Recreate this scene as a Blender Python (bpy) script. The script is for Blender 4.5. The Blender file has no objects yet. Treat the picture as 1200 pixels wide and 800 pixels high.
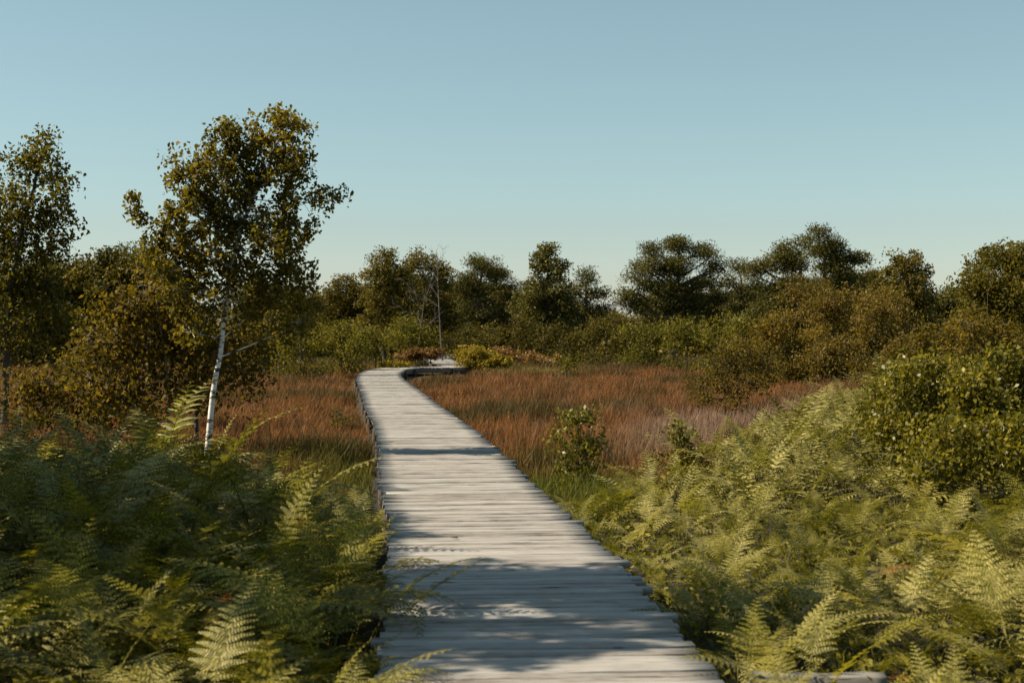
import bpy, math, random
import numpy as np
R = np.random.default_rng(7)
random.seed(7)
PI = math.pi
F = 1667.0            # focal length in photo pixels (1200 wide)
CAMZ = 1.6
HOR = 382.0
GZ = -0.30            # bog ground level; deck top is z = 0

scene = bpy.context.scene
COL = scene.collection

def pt(px, py, Y):
    return np.array([(px - 600.0) / F * Y, Y, CAMZ - (py - HOR) / F * Y])

# ------------------------------------------------------------------ materials
def new_mat(name):
    m = bpy.data.materials.new(name); m.use_nodes = True
    nt = m.node_tree; nt.nodes.clear()
    return m, nt, nt.nodes, nt.links

def ramp(nodes, stops, interp='LINEAR'):
    r = nodes.new('ShaderNodeValToRGB'); r.color_ramp.interpolation = interp
    e = r.color_ramp.elements
    while len(e) < len(stops): e.new(0.5)
    for i, (p, c) in enumerate(stops):
        e[i].position = p; e[i].color = (c[0], c[1], c[2], 1)
    return r

def leaf_mat(name, stops, trans=0.35, rough=0.55, spec=0.15, noise=1.2, tint=0.25, trans_tint=(1.25, 1.25, 0.45)):
    """foliage: every leaf its own tone, slow drift through the plant, light passes through the blade"""
    m, nt, N, L = new_mat(name)
    geo = N.new('ShaderNodeNewGeometry'); oi = N.new('ShaderNodeObjectInfo')
    tc = N.new('ShaderNodeTexCoord')
    nz = N.new('ShaderNodeTexNoise'); nz.inputs['Scale'].default_value = noise; nz.inputs['Detail'].default_value = 2
    L.new(tc.outputs['Object'], nz.inputs['Vector'])
    a = N.new('ShaderNodeMath'); a.operation = 'MULTIPLY_ADD'
    L.new(geo.outputs['Random Per Island'], a.inputs[0]); a.inputs[1].default_value = 0.65
    b = N.new('ShaderNodeMath'); b.operation = 'MULTIPLY_ADD'; b.inputs[1].default_value = 0.9; b.inputs[2].default_value = -0.33
    L.new(nz.outputs['Fac'], b.inputs[0]); L.new(b.outputs[0], a.inputs[2])
    c = N.new('ShaderNodeMath'); c.operation = 'MULTIPLY_ADD'; c.inputs[1].default_value = tint
    L.new(oi.outputs['Random'], c.inputs[0]); L.new(a.outputs[0], c.inputs[2])
    c2 = N.new('ShaderNodeMath'); c2.operation = 'SUBTRACT'; c2.inputs[1].default_value = tint * .5; c2.use_clamp = True
    L.new(c.outputs[0], c2.inputs[0])
    stops = [(p_, tuple(v * 1.08 for v in c_)) for p_, c_ in stops]
    r = ramp(N, stops); L.new(c2.outputs[0], r.inputs['Fac'])
    p = N.new('ShaderNodeBsdfPrincipled'); L.new(r.outputs['Color'], p.inputs['Base Color'])
    p.inputs['Roughness'].default_value = rough; p.inputs['Specular IOR Level'].default_value = spec
    t = N.new('ShaderNodeBsdfTranslucent')
    mx = N.new('ShaderNodeVectorMath'); mx.operation = 'MULTIPLY'; mx.inputs[1].default_value = trans_tint
    L.new(r.outputs['Color'], mx.inputs[0]); L.new(mx.outputs[0], t.inputs['Color'])
    ms = N.new('ShaderNodeMixShader'); ms.inputs[0].default_value = trans
    L.new(p.outputs[0], ms.inputs[1]); L.new(t.outputs[0], ms.inputs[2])
    o = N.new('ShaderNodeOutputMaterial'); L.new(ms.outputs[0], o.inputs['Surface'])
    return m

def bark_mat(name, c1, c2, scale=8.0, stretch=0.25, marks=None):
    m, nt, N, L = new_mat(name)
    tc = N.new('ShaderNodeTexCoord'); mp = N.new('ShaderNodeMapping'); mp.inputs['Scale'].default_value = (1, 1, stretch)
    L.new(tc.outputs['Object'], mp.inputs['Vector'])
    nz = N.new('ShaderNodeTexNoise'); nz.inputs['Scale'].default_value = scale; nz.inputs['Detail'].default_value = 6
    L.new(mp.outputs[0], nz.inputs['Vector'])
    r = ramp(N, [(0.3, c1), (0.65, c2)]); L.new(nz.outputs['Fac'], r.inputs['Fac'])
    col = r.outputs['Color']
    if marks:
        mp2 = N.new('ShaderNodeMapping'); mp2.inputs['Scale'].default_value = (5, 5, 16)
        L.new(tc.outputs['Object'], mp2.inputs['Vector'])
        n2 = N.new('ShaderNodeTexNoise'); n2.inputs['Scale'].default_value = 1.0; n2.inputs['Detail'].default_value = 3; n2.inputs['Roughness'].default_value = .7
        L.new(mp2.outputs[0], n2.inputs['Vector'])
        r2 = ramp(N, [(0.51, (0, 0, 0)), (0.57, (1, 1, 1))]); L.new(n2.outputs['Fac'], r2.inputs['Fac'])
        mix = N.new('ShaderNodeMix'); mix.data_type = 'RGBA'; mix.inputs['B'].default_value = (*marks, 1)
        L.new(r2.outputs['Color'], mix.inputs['Factor']); L.new(col, mix.inputs['A']); col = mix.outputs['Result']
    p = N.new('ShaderNodeBsdfPrincipled'); p.inputs['Roughness'].default_value = .85
    L.new(col, p.inputs['Base Color'])
    bp = N.new('ShaderNodeBump'); bp.inputs['Strength'].default_value = .5; bp.inputs['Distance'].default_value = .01
    L.new(nz.outputs['Fac'], bp.inputs['Height']); L.new(bp.outputs[0], p.inputs['Normal'])
    o = N.new('ShaderNodeOutputMaterial'); L.new(p.outputs[0], o.inputs['Surface'])
    return m

def wood_mat(name, stops, uvscale=(3.2, 24.0)):
    """weathered timber: grain runs along u of the plank's own UVs; each plank has its own tone"""
    m, nt, N, L = new_mat(name)
    uv = N.new('ShaderNodeUVMap'); uv.uv_map = 'UVMap'
    geo = N.new('ShaderNodeNewGeometry')
    mp = N.new('ShaderNodeMapping'); mp.inputs['Scale'].default_value = (uvscale[0], uvscale[1], 1)
    L.new(uv.outputs[0], mp.inputs['Vector'])
    nz = N.new('ShaderNodeTexNoise'); nz.inputs['Scale'].default_value = 3.0; nz.inputs['Detail'].default_value = 8; nz.inputs['Roughness'].default_value = .65
    L.new(mp.outputs[0], nz.inputs['Vector'])
    n2 = N.new('ShaderNodeTexNoise'); n2.inputs['Scale'].default_value = 3.5; n2.inputs['Detail'].default_value = 4
    L.new(uv.outputs[0], n2.inputs['Vector'])
    a = N.new('ShaderNodeMath'); a.operation = 'MULTIPLY_ADD'; a.inputs[1].default_value = .30
    L.new(geo.outputs['Random Per Island'], a.inputs[0])
    b = N.new('ShaderNodeMath'); b.operation = 'MULTIPLY_ADD'; b.inputs[1].default_value = .5
    L.new(nz.outputs['Fac'], b.inputs[0]); 
    c = N.new('ShaderNodeMath'); c.operation = 'MULTIPLY'; c.inputs[1].default_value = .42
    L.new(n2.outputs['Fac'], c.inputs[0]); L.new(c.outputs[0], b.inputs[2]); L.new(b.outputs[0], a.inputs[2])
    r = ramp(N, stops); L.new(a.outputs[0], r.inputs['Fac'])
    # drying cracks along the grain
    mp2 = N.new('ShaderNodeMapping'); mp2.inputs['Scale'].default_value = (0.9, 30.0, 1); L.new(uv.outputs[0], mp2.inputs['Vector'])
    n3 = N.new('ShaderNodeTexNoise'); n3.inputs['Scale'].default_value = 4.0; n3.inputs['Detail'].default_value = 5; L.new(mp2.outputs[0], n3.inputs['Vector'])
    r3 = ramp(N, [(0.33, (.22, .19, .17)), (0.41, (1, 1, 1))]); L.new(n3.outputs['Fac'], r3.inputs['Fac'])
    mul = N.new('ShaderNodeMix'); mul.data_type = 'RGBA'; mul.blend_type = 'MULTIPLY'; mul.inputs['Factor'].default_value = 1
    L.new(r.outputs['Color'], mul.inputs['A']); L.new(r3.outputs['Color'], mul.inputs['B'])
    p = N.new('ShaderNodeBsdfPrincipled'); p.inputs['Roughness'].default_value = .7; p.inputs['Specular IOR Level'].default_value = .3
    L.new(mul.outputs['Result'], p.inputs['Base Color'])
    bp = N.new('ShaderNodeBump'); bp.inputs['Strength'].default_value = .55; bp.inputs['Distance'].default_value = .004
    ad = N.new('ShaderNodeMath'); ad.operation = 'ADD'; L.new(nz.outputs['Fac'], ad.inputs[0]); L.new(r3.outputs['Color'], ad.inputs[1])
    L.new(ad.outputs[0], bp.inputs['Height']); L.new(bp.outputs[0], p.inputs['Normal'])
    o = N.new('ShaderNodeOutputMaterial'); L.new(p.outputs[0], o.inputs['Surface'])
    return m

def grass_mat(name):
    """blades carry their own colour in the 'tone' attribute"""
    m, nt, N, L = new_mat(name)
    at = N.new('ShaderNodeAttribute'); at.attribute_name = 'tone'
    p = N.new('ShaderNodeBsdfPrincipled'); p.inputs['Roughness'].default_value = .6; p.inputs['Specular IOR Level'].default_value = .25
    L.new(at.outputs['Color'], p.inputs['Base Color'])
    t = N.new('ShaderNodeBsdfTranslucent'); L.new(at.outputs['Color'], t.inputs['Color'])
    ms = N.new('ShaderNodeMixShader'); ms.inputs[0].default_value = .4
    L.new(p.outputs[0], ms.inputs[1]); L.new(t.outputs[0], ms.inputs[2])
    o = N.new('ShaderNodeOutputMaterial'); L.new(ms.outputs[0], o.inputs['Surface'])
    return m

def ground_mat(name):
    m, nt, N, L = new_mat(name)
    tc = N.new('ShaderNodeTexCoord')
    nz = N.new('ShaderNodeTexNoise'); nz.inputs['Scale'].default_value = .35; nz.inputs['Detail'].default_value = 9; nz.inputs['Roughness'].default_value = .7
    L.new(tc.outputs['Object'], nz.inputs['Vector'])
    r = ramp(N, [(0.32, (.010, .009, .005)), (0.5, (.024, .017, .008)), (0.68, (.028, .026, .009))]); L.new(nz.outputs['Fac'], r.inputs['Fac'])
    p = N.new('ShaderNodeBsdfPrincipled'); p.inputs['Roughness'].default_value = .95; L.new(r.outputs['Color'], p.inputs['Base Color'])
    n2 = N.new('ShaderNodeTexNoise'); n2.inputs['Scale'].default_value = 14; n2.inputs['Detail'].default_value = 5; L.new(tc.outputs['Object'], n2.inputs['Vector'])
    bp = N.new('ShaderNodeBump'); bp.inputs['Strength'].default_value = .8; bp.inputs['Distance'].default_value = .03
    L.new(n2.outputs['Fac'], bp.inputs['Height']); L.new(bp.outputs[0], p.inputs['Normal'])
    o = N.new('ShaderNodeOutputMaterial'); L.new(p.outputs[0], o.inputs['Surface'])
    return m

MAT = dict(
    birch=leaf_mat('birch_leaves', [(0, (.042, .042, .008)), (.45, (.105, .088, .014)), (.8, (.19, .142, .020)), (1, (.29, .19, .024))], trans=.5, rough=.6, spec=.16),
    golden=leaf_mat('golden_leaves', [(0, (.05, .043, .010)), (.45, (.115, .083, .015)), (.8, (.19, .128, .022)), (1, (.27, .17, .035))], trans=.5, rough=.6, spec=.16),
    willow=leaf_mat('willow_leaves', [(0, (.055, .054, .010)), (.5, (.145, .126, .018)), (.85, (.22, .182, .026)), (1, (.28, .21, .035))], trans=.42, rough=.6, spec=.15, noise=.8),
    brown=leaf_mat('russet_leaves', [(0, (.045, .037, .010)), (.5, (.120, .086, .018)), (.85, (.20, .130, .026)), (1, (.27, .17, .045))], trans=.4, rough=.5, noise=.8),
    pine=leaf_mat('pine_needles', [(0, (.028, .030, .008)), (.5, (.076, .070, .016)), (.9, (.145, .124, .025)), (1, (.18, .145, .03))], trans=.25, rough=.5, noise=.6),
    dark=leaf_mat('dark_leaves', [(0, (.034, .031, .008)), (.5, (.094, .076, .014)), (.9, (.17, .128, .02)), (1, (.23, .165, .026))], trans=.38, rough=.5, noise=.7),
    yellow=leaf_mat('yellow_leaves', [(0, (.12, .095, .012)), (.5, (.27, .20, .025)), (1, (.42, .30, .04))], trans=.38, noise=1.2),
    red=leaf_mat('red_leaves', [(0, (.08, .045, .015)), (.5, (.20, .105, .035)), (.85, (.32, .20, .09)), (1, (.42, .30, .20))], trans=.3, noise=1.5),
    glossy=leaf_mat('glossy_leaves', [(0, (.050, .052, .008)), (.5, (.135, .122, .015)), (.85, (.24, .195, .022)), (1, (.33, .25, .03))], trans=.42, rough=.42, spec=.3),
    fern=leaf_mat('fern_green', [(0, (.045, .046, .007)), (.45, (.122, .112, .014)), (.8, (.25, .215, .028)), (1, (.36, .29, .045))], trans=.32, rough=.55, spec=.18, noise=1.0, tint=.5, trans_tint=(1.2, 1.25, .4)),
    fern_pale=leaf_mat('fern_sage', [(0, (.075, .070, .016)), (.5, (.215, .193, .052)), (1, (.42, .36, .12))], trans=.28, rough=.55, spec=.2, noise=1.0, tint=.4, trans_tint=(1.15, 1.2, .5)),
    fern_yellow=leaf_mat('fern_yellow', [(0, (.16, .15, .02)), (.5, (.26, .22, .02)), (1, (.34, .27, .03))], trans=.45, tint=.3),
    fern_orange=leaf_mat('fern_orange', [(0, (.22, .07, .015)), (.5, (.36, .12, .03)), (1, (.42, .18, .06))], trans=.4, tint=.3),
    white_bark=bark_mat('birch_bark', (.55, .53, .50), (.78, .76, .72), 10, 1.0, marks=(.035, .03, .028)),
    grey_bark=bark_mat('grey_bark', (.05, .045, .038), (.15, .13, .11)),
    pine_bark=bark_mat('pine_bark', (.05, .035, .025), (.15, .09, .055)),
    dark_bark=bark_mat('dark_bark', (.03, .026, .02), (.08, .065, .05)),
    pale_bark=bark_mat('pale_bark', (.16, .14, .12), (.34, .31, .28)),
    stem=bark_mat('fern_stem', (.06, .06, .018), (.12, .10, .03), 6),
    deck=wood_mat('weathered_planks', [(0.30, (.07, .052, .043)), (0.42, (.155, .132, .115)), (0.56, (.255, .24, .225)), (0.82, (.345, .33, .315))]),
    beam=wood_mat('old_beam', [(0.28, (.06, .05, .045)), (0.5, (.14, .125, .11)), (0.75, (.22, .2, .18))]),
    log=wood_mat('pale_timber', [(0.28, (.07, .06, .05)), (0.5, (.15, .14, .125)), (0.75, (.22, .21, .19))]),
    grass=grass_mat('grass_blades'), ground=ground_mat('peat'),
    deadleaf=leaf_mat('dead_leaf', [(0, (.03, .02, .012)), (1, (.06, .04, .02))], trans=.05),
)

# ------------------------------------------------------------------ mesh helpers
def quads_mesh(name, V, Q, mat, smooth=False, tone=None, uv=None):
    V = np.asarray(V, dtype=np.float32).reshape(-1, 3); Q = np.asarray(Q, dtype=np.int32).reshape(-1, 4)
    me = bpy.data.meshes.new(name)
    me.vertices.add(len(V)); me.vertices.foreach_set('co', V.ravel())
    me.loops.add(Q.size); me.loops.foreach_set('vertex_index', Q.ravel())
    me.polygons.add(len(Q)); me.polygons.foreach_set('loop_start', np.arange(0, Q.size, 4, dtype=np.int32))
    if smooth: me.polygons.foreach_set('use_smooth', np.ones(len(Q), dtype=bool))
    if tone is not None:
        at = me.color_attributes.new('tone', 'FLOAT_COLOR', 'POINT')
        c = np.ones((len(V), 4), dtype=np.float32); c[:, :3] = tone; at.data.foreach_set('color', c.ravel())
    if uv is not None:
        u = me.uv_layers.new(name='UVMap'); u.data.foreach_set('uv', np.asarray(uv, dtype=np.float32).ravel())
    me.materials.append(mat)
    me.update(calc_edges=True)
    return me

def link(name, me, parent=None, loc=(0, 0, 0)):
    o = bpy.data.objects.new(name, me); COL.objects.link(o); o.location = loc
    if parent is not None: o.parent = parent
    return o

def tag(o, label=None, cat=None, group=None, kind=None):
    if label: o['label'] = label
    if cat: o['category'] = cat
    if group: o['group'] = group
    if kind: o['kind'] = kind
    return o

def thing(name, label, cat, loc=(0, 0, 0), group=None):
    return tag(link(name, None, None, loc), label, cat, group)

def unit(v): return v / np.maximum(np.linalg.norm(v, axis=-1, keepdims=True), 1e-9)

class Acc:
    def __init__(s): s.V = []; s.Q = []; s.n = 0
    def add(s, V, Q):
        V = np.asarray(V, float).reshape(-1, 3); Q = np.asarray(Q, int).reshape(-1, 4)
        s.V.append(V); s.Q.append(Q + s.n); s.n += len(V)
    def get(s): return np.concatenate(s.V), np.concatenate(s.Q)
    def tube(s, P, r, k=5):
        P = np.asarray(P, float); n = len(P); r = np.broadcast_to(r, n)
        T = unit(np.gradient(P, axis=0))
        ref = np.where(np.abs(T[:, 2:3]) > .8, np.array([[1., 0, 0]]), np.array([[0, 0, 1.]]))
        A = unit(np.cross(T, ref)); B = np.cross(T, A)
        a = np.arange(k) / k * 2 * PI
        V = P[:, None] + r[:, None, None] * (np.cos(a)[None, :, None] * A[:, None] + np.sin(a)[None, :, None] * B[:, None])
        i = np.arange(n - 1)[:, None] * k; j = np.arange(k)[None]; j2 = (j + 1) % k
        Q = np.stack([i + j, i + j2, i + k + j2, i + k + j], -1)
        s.add(V, Q)

def bez(a, b, sag=.1, n=7, up=0.0):
    """a gently curved run of points from a to b"""
    a = np.asarray(a, float); b = np.asarray(b, float); t = np.linspace(0, 1, n)[:, None]
    d = np.linalg.norm(b - a); m = (a + b) / 2 + R.normal(0, 1, 3) * d * sag + np.array([0, 0, up * d])
    return (1 - t) ** 2 * a + 2 * t * (1 - t) * m + t * t * b

def leaves(C, size, aspect=.6, droop=0.3, jitter=.35):
    """kite shaped leaves, one quad each, hanging at centres C"""
    n = len(C); d = R.normal(0, 1, (n, 3)); d[:, 2] -= droop; d = unit(d)
    s = unit(np.cross(d, R.normal(0, 1, (n, 3))))
    L = size * (1 + R.uniform(-jitter, jitter, n))[:, None]; W = L * aspect * .5
    nrm = np.cross(d, s)
    V = np.stack([C - d * L * .5, C + s * W - d * L * .1 + nrm * L * .07, C + d * L * .5, C - s * W - d * L * .1 + nrm * L * .07], 1)
    return V.reshape(-1, 3), np.arange(4 * n).reshape(-1, 4)

def needles(C, size, width):
    """needle tufts: short blades that fan upwards and out"""
    n = len(C); d = R.normal(0, 1, (n, 3)); d[:, 2] = np.abs(d[:, 2]) * .9 + .15; d = unit(d)
    s = unit(np.cross(d, R.normal(0, 1, (n, 3)))); L = size * R.uniform(.6, 1.2, n)[:, None]
    V = np.stack([C, C + s * width + d * L * .5, C + d * L, C - s * width + d * L * .5], 1)
    return V.reshape(-1, 3), np.arange(4 * n).reshape(-1, 4)

# ------------------------------------------------------------------ trees
def tree_meshes(name, trunk, blobs, leafmat, barkmat, style='broad', lsize=.05, nleaf=60, clr=.18, r0=.05, limb_r=.4, density=1.0, twigs=True, trunk_k=8, r_top=.25):
    """trunk: polyline (local). blobs: (x, y, z, rx, ry, rz, clumps). Returns wood mesh, crown mesh.
    A limb runs from the trunk into every blob, twigs run from it to every clump of leaves."""
    W = Acc(); T = np.asarray(trunk, float)
    # resample the trunk
    seg = np.r_[0, np.cumsum(np.linalg.norm(np.diff(T, axis=0), axis=1))]
    s = np.linspace(0, seg[-1], 22); TP = np.stack([np.interp(s, seg, T[:, i]) for i in range(3)], 1)
    k = np.ones(5) / 5
    TS = np.stack([np.convolve(np.pad(TP[:, i], 2, mode='edge'), k, 'valid') for i in range(3)], 1)
    TS[0] = TP[0]; TS[1:] += R.normal(0, r0 * .12, TS[1:].shape); 
    rad = r0 * (1 - (1 - r_top) * (s / seg[-1]) ** .9); rad[0] *= 1.35; rad[1] *= 1.08
    W.tube(TS, rad, trunk_k)
    pts = []
    for (x, y, z, rx, ry, rz, nc) in blobs:
        c = np.array([x, y, z])
        below = [i for i in range(3, len(TS)) if TS[i, 2] < z - .25 * rz] or [2]
        cost = [np.linalg.norm(TS[i] - c) + .55 * abs((z - TS[i, 2]) - .75 * np.hypot(*(TS[i, :2] - c[:2]))) for i in below]
        i = below[int(np.argmin(cost))]
        L = bez(TS[i], c + R.normal(0, .15, 3) * np.array([rx, ry, rz]), .07, 9, -.05 if style != 'pine' else .06)
        ln = np.linalg.norm(L[-1] - L[0])
        lr = rad[i] * limb_r * min(1.2, .5 + ln / 2.0)
        W.tube(L, np.linspace(lr, lr * .3, 9), 5)
        nc = max(3, int(nc * density))
        u = unit(R.normal(0, 1, (nc, 3))) * (R.uniform(.12, 1, (nc, 1)) ** .5) * R.uniform(.8, 1.18, (nc, 1))
        P = c + u * np.array([rx, ry, rz])
        for q in P:
            dd = np.linalg.norm(L - q, axis=1) + np.linspace(.25, 0, 9) * ln; j = int(np.argmin(dd))
            if twigs:
                tw = bez(L[j], q, .1, 4, .04)
                W.tube(tw, np.linspace(max(lr * .28, .004), .0025 + lr * .04, 4), 3)
        pts.append(P)
    P = np.concatenate(pts); n = len(P)
    if style == 'pine':
        m = nleaf
        off = np.clip(R.normal(0, 1, (n, m, 3)), -1.7, 1.7) * np.array([clr, clr, clr * .55])
        off[..., 2] += clr * .1
        C = (P[:, None] + off).reshape(-1, 3)
        LV, LQ = needles(C, lsize, lsize * .14)
    else:
        m = nleaf; clk = clr * R.uniform(.6, 1.35, (n, 1, 1))
        off = np.clip(R.normal(0, 1, (n, m, 3)), -1.5, 1.5) * clk * np.array([.62, .62, .55]); 
        if style == 'hang': off[..., 2] -= np.abs(R.normal(0, 1, (n, m))) * clr * .5
        C = (P[:, None] + off).reshape(-1, 3)
        LV, LQ = leaves(C, lsize, .62, .5)
    WV, WQ = W.get()
    return quads_mesh(name + '_trunk', WV, WQ, barkmat, True), quads_mesh(name + '_crown', LV, LQ, leafmat)

def px_blobs(bl, Y, ox, oz, depth=1.0, ncf=1.0):
    """silhouette lobes given by their direction and size, at distance Y, in the tree's own coordinates"""
    out = []
    for b in bl:
        px, py, rx, ry = b[:4]; k = b[4] if len(b) > 4 else 1.0
        q = pt(px, py, Y); a = rx / F * Y; c = ry / F * Y
        dy = (b[5] if len(b) > 5 else R.uniform(-.4, .4)) * a * depth
        out.append((q[0] - ox, dy, q[2] - oz, a, a * depth, c, k * ncf * rx * ry / 40.0))
    return out

def ground_z(x, y):
    """gentle rise of the land under the bracken on the right"""
    x = np.asarray(x, float); y = np.asarray(y, float)
    t = np.clip((x - 1.2 - np.clip(y - 14, 0, 40) * .16) / 3.6, 0, 1); w = np.clip((40 - y) / 12, 0, 1) * np.clip((y - 12) / 8, 0, 1)
    return GZ + .46 * t * t * (3 - 2 * t) * w + .03 * np.sin(x * 1.3 + .4) * np.cos(y * .9)

def photo_tree(name, label, cat, Y, trunk_px, bl, leaf, bark, group=None, parts=('trunk', 'crown'), depth=1.0, ncf=1.0, **kw):
    bx = (trunk_px[0][0] - 600) / F * Y; bz = float(ground_z(bx, Y)) - .03
    tr = []
    for i, (x, y) in enumerate(trunk_px):
        q = pt(x, y, Y); tr.append((q[0] - bx, R.normal(0, .02) * i, q[2] - bz))
    tr[0] = (0, 0, -.05)
    w, c = tree_meshes(name, tr, px_blobs(bl, Y, bx, bz, depth, ncf), MAT[leaf], MAT[bark], **kw)
    t = thing(name, label, cat, (bx, Y, bz), group)
    link(parts[0], w, t); link(parts[1], c, t)
    return t

# ------------------------------------------------------------------ world, light, camera
EL = math.radians(46.0)
sh = np.array([1.0, 0.05]); sh /= np.linalg.norm(sh)            # direction in which shadows fall
sundir = np.array([-sh[0] * math.cos(EL), -sh[1] * math.cos(EL), math.sin(EL)])
w = bpy.data.worlds.new('World'); scene.world = w; w.use_nodes = True
N = w.node_tree.nodes; L = w.node_tree.links
bg = N['Background']; sky = N.new('ShaderNodeTexSky'); sky.sky_type = 'NISHITA'; sky.sun_disc = False
sky.sun_elevation = EL; sky.sun_rotation = math.atan2(sundir[0], sundir[1])
sky.altitude = 20; sky.air_density = 1.0; sky.dust_density = .45; sky.ozone_density = 1.4
hs = N.new('ShaderNodeHueSaturation'); hs.inputs['Saturation'].default_value = .74; hs.inputs['Hue'].default_value = .470
mulc = N.new('ShaderNodeMix'); mulc.data_type = 'RGBA'; mulc.blend_type = 'MULTIPLY'; mulc.inputs['Factor'].default_value = 1
mulc.inputs['B'].default_value = (.92, 1.0, .98, 1)
L.new(sky.outputs[0], hs.inputs['Color']); L.new(hs.outputs[0], mulc.inputs['A']); L.new(mulc.outputs['Result'], bg.inputs['Color'])
bg.inputs['Strength'].default_value = .057
sl = bpy.data.lights.new('sun', 'SUN'); sl.energy = 5.0; sl.angle = math.radians(.53); sl.color = (1.0, .86, .64)
so = bpy.data.objects.new('sun', sl); COL.objects.link(so); so.location = (-30, -2, 30)
from mathutils import Vector
so.rotation_euler = Vector(sundir).to_track_quat('Z', 'Y').to_euler()

cam = bpy.data.cameras.new('camera'); co = bpy.data.objects.new('camera', cam); COL.objects.link(co); scene.camera = co
cam.sensor_width = 36; cam.lens = 50.0; cam.clip_end = 6000; cam.clip_start = .05
co.location = (0, 0, CAMZ); co.rotation_euler = (math.radians(90) - math.atan(18 / F), 0, 0)
cam.dof.use_dof = True; cam.dof.focus_distance = 22; cam.dof.aperture_fstop = 3.8

vs = scene.view_settings; vs.view_transform = 'Standard'; vs.look = 'None'; vs.gamma = 1; vs.exposure = 0.95
try: vs.use_curve_mapping = False
except Exception: pass
cy = scene.cycles; cy.max_bounces = 6; cy.diffuse_bounces = 3; cy.glossy_bounces = 2; cy.transmission_bounces = 4; cy.transparent_max_bounces = 4
cy.caustics_reflective = False; cy.caustics_refractive = False

# ------------------------------------------------------------------ ground: one sheet out to the horizon
xs = np.r_[np.linspace(-3000, -60, 12), np.linspace(-40, 50, 150), np.linspace(70, 3000, 12)]
ys = np.r_[np.linspace(-300, -20, 6), np.linspace(-5, 90, 150), np.linspace(110, 4000, 16)]
gx, gy = np.meshgrid(xs, ys); gz = ground_z(gx, gy) + .02 * np.sin(gx * 3.1) * np.sin(gy * 2.3)
nx = len(xs); i = np.arange(len(ys) - 1)[:, None] * nx + np.arange(nx - 1)[None]
g = link('ground', quads_mesh('ground', np.stack([gx, gy, gz], -1), np.stack([i, i + 1, i + nx + 1, i + nx], -1), MAT['ground'], True))
tag(g, kind='structure')

# ------------------------------------------------------------------ boardwalk
ctrl = np.array([(.95, -4), (.45, 1.5), (.25, 5), (.15, 6.7), (.0, 8.8), (-.26, 11.8), (-.62, 15), (-.97, 18.5), (-1.42, 22.6), (-1.95, 26.6), (-2.5, 31), (-3.1, 36), (-3.75, 41),
                 (-4.3, 46), (-4.55, 50), (-4.5, 53.2), (-4.0, 54.9), (-3.1, 55.3), (-2.3, 56.2), (-2.3, 58.6), (-3.0, 63), (-3.7, 71), (-3.2, 77), (-2.2, 82)])
t = np.arange(len(ctrl)); tt = np.linspace(0, len(ctrl) - 1, 4000)
def smooth_curve(c):
    P = []
    for a in tt:
        i = min(int(a), len(c) - 2); f = a - i
        p0, p1, p2, p3 = c[max(i - 1, 0)], c[i], c[i + 1], c[min(i + 2, len(c) - 1)]
        P.append(.5 * ((2 * p1) + (-p0 + p2) * f + (2 * p0 - 5 * p1 + 4 * p2 - p3) * f * f + (-p0 + 3 * p1 - 3 * p2 + p3) * f ** 3))
    return np.array(P)
CP = smooth_curve(ctrl); CS = np.r_[0, np.cumsum(np.linalg.norm(np.diff(CP, axis=0), axis=1))]
def path_at(s): return np.array([np.interp(s, CS, CP[:, 0]), np.interp(s, CS, CP[:, 1])])
def deck_dist(x, y):
    """signed side distance from the centre line at the same depth"""
    yy = np.asarray(y, float); m = CP[:, 1]
    first = np.interp(yy, m[:3000], CP[:3000, 0])
    return np.asarray(x, float) - first

bw = thing('boardwalk', 'weathered pale grey timber boardwalk winding across the bog between ferns and rusty grass', 'boardwalk')
def plank(acc, uvs, c, d, half_l, half_r, wid, th, z, seed):
    """one rough sawn plank: wavy long edges, rounded arrises"""
    n = 9; nrm = np.array([-d[1], d[0]])                       # across the path
    u = np.linspace(-half_l, half_r, n)
    wv = np.cumsum(R.normal(0, .0022, n)); ww = wid / 2 + np.cumsum(R.normal(0, .0020, n))
    tilt = R.normal(0, .022); crown = R.normal(0, .003)
    prof = [(-1, -th), (-1, -.003), (-.95, 0), (.95, 0), (1, -.003), (1, -th)]
    V = []
    for k in range(n):
        for (a, b) in prof:
            off = a * ww[k] + wv[k]
            p = c - nrm * u[k] + d * off
            V.append((p[0], p[1], z + b + tilt * a * wid * .5 + crown * (u[k] / half_l) ** 2 + .0015 * R.normal()))
    V = np.array(V); Q = []; UV = []
    m = len(prof); pv = [a * wid / 2 for a, b in prof]
    for k in range(n - 1):
        for j in range(m):
            j2 = (j + 1) % m
            Q.append((k * m + j, k * m + j2, (k + 1) * m + j2, (k + 1) * m + j))
            v1 = pv[j]; v2 = pv[j2] if j2 else pv[0] - .05
            UV += [(u[k], v1), (u[k], v2), (u[k + 1], v2), (u[k + 1], v1)]
    for base in (0, (n - 1) * m):
        Q.append((base, base + 1, base + 4, base + 5)); Q.append((base + 1, base + 2, base + 3, base + 4))
        UV += [(0, 0), (0, .03), (.1, .03), (.1, 0)] * 2
    UV = np.array(UV) + np.array([seed * 3.17 % 50, seed * 1.73 % 50])
    acc.add(V, Q); uvs.append(UV)
acc = Acc(); uvs = []; s = 0.3; k = 0; stot = CS[-1]
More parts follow.
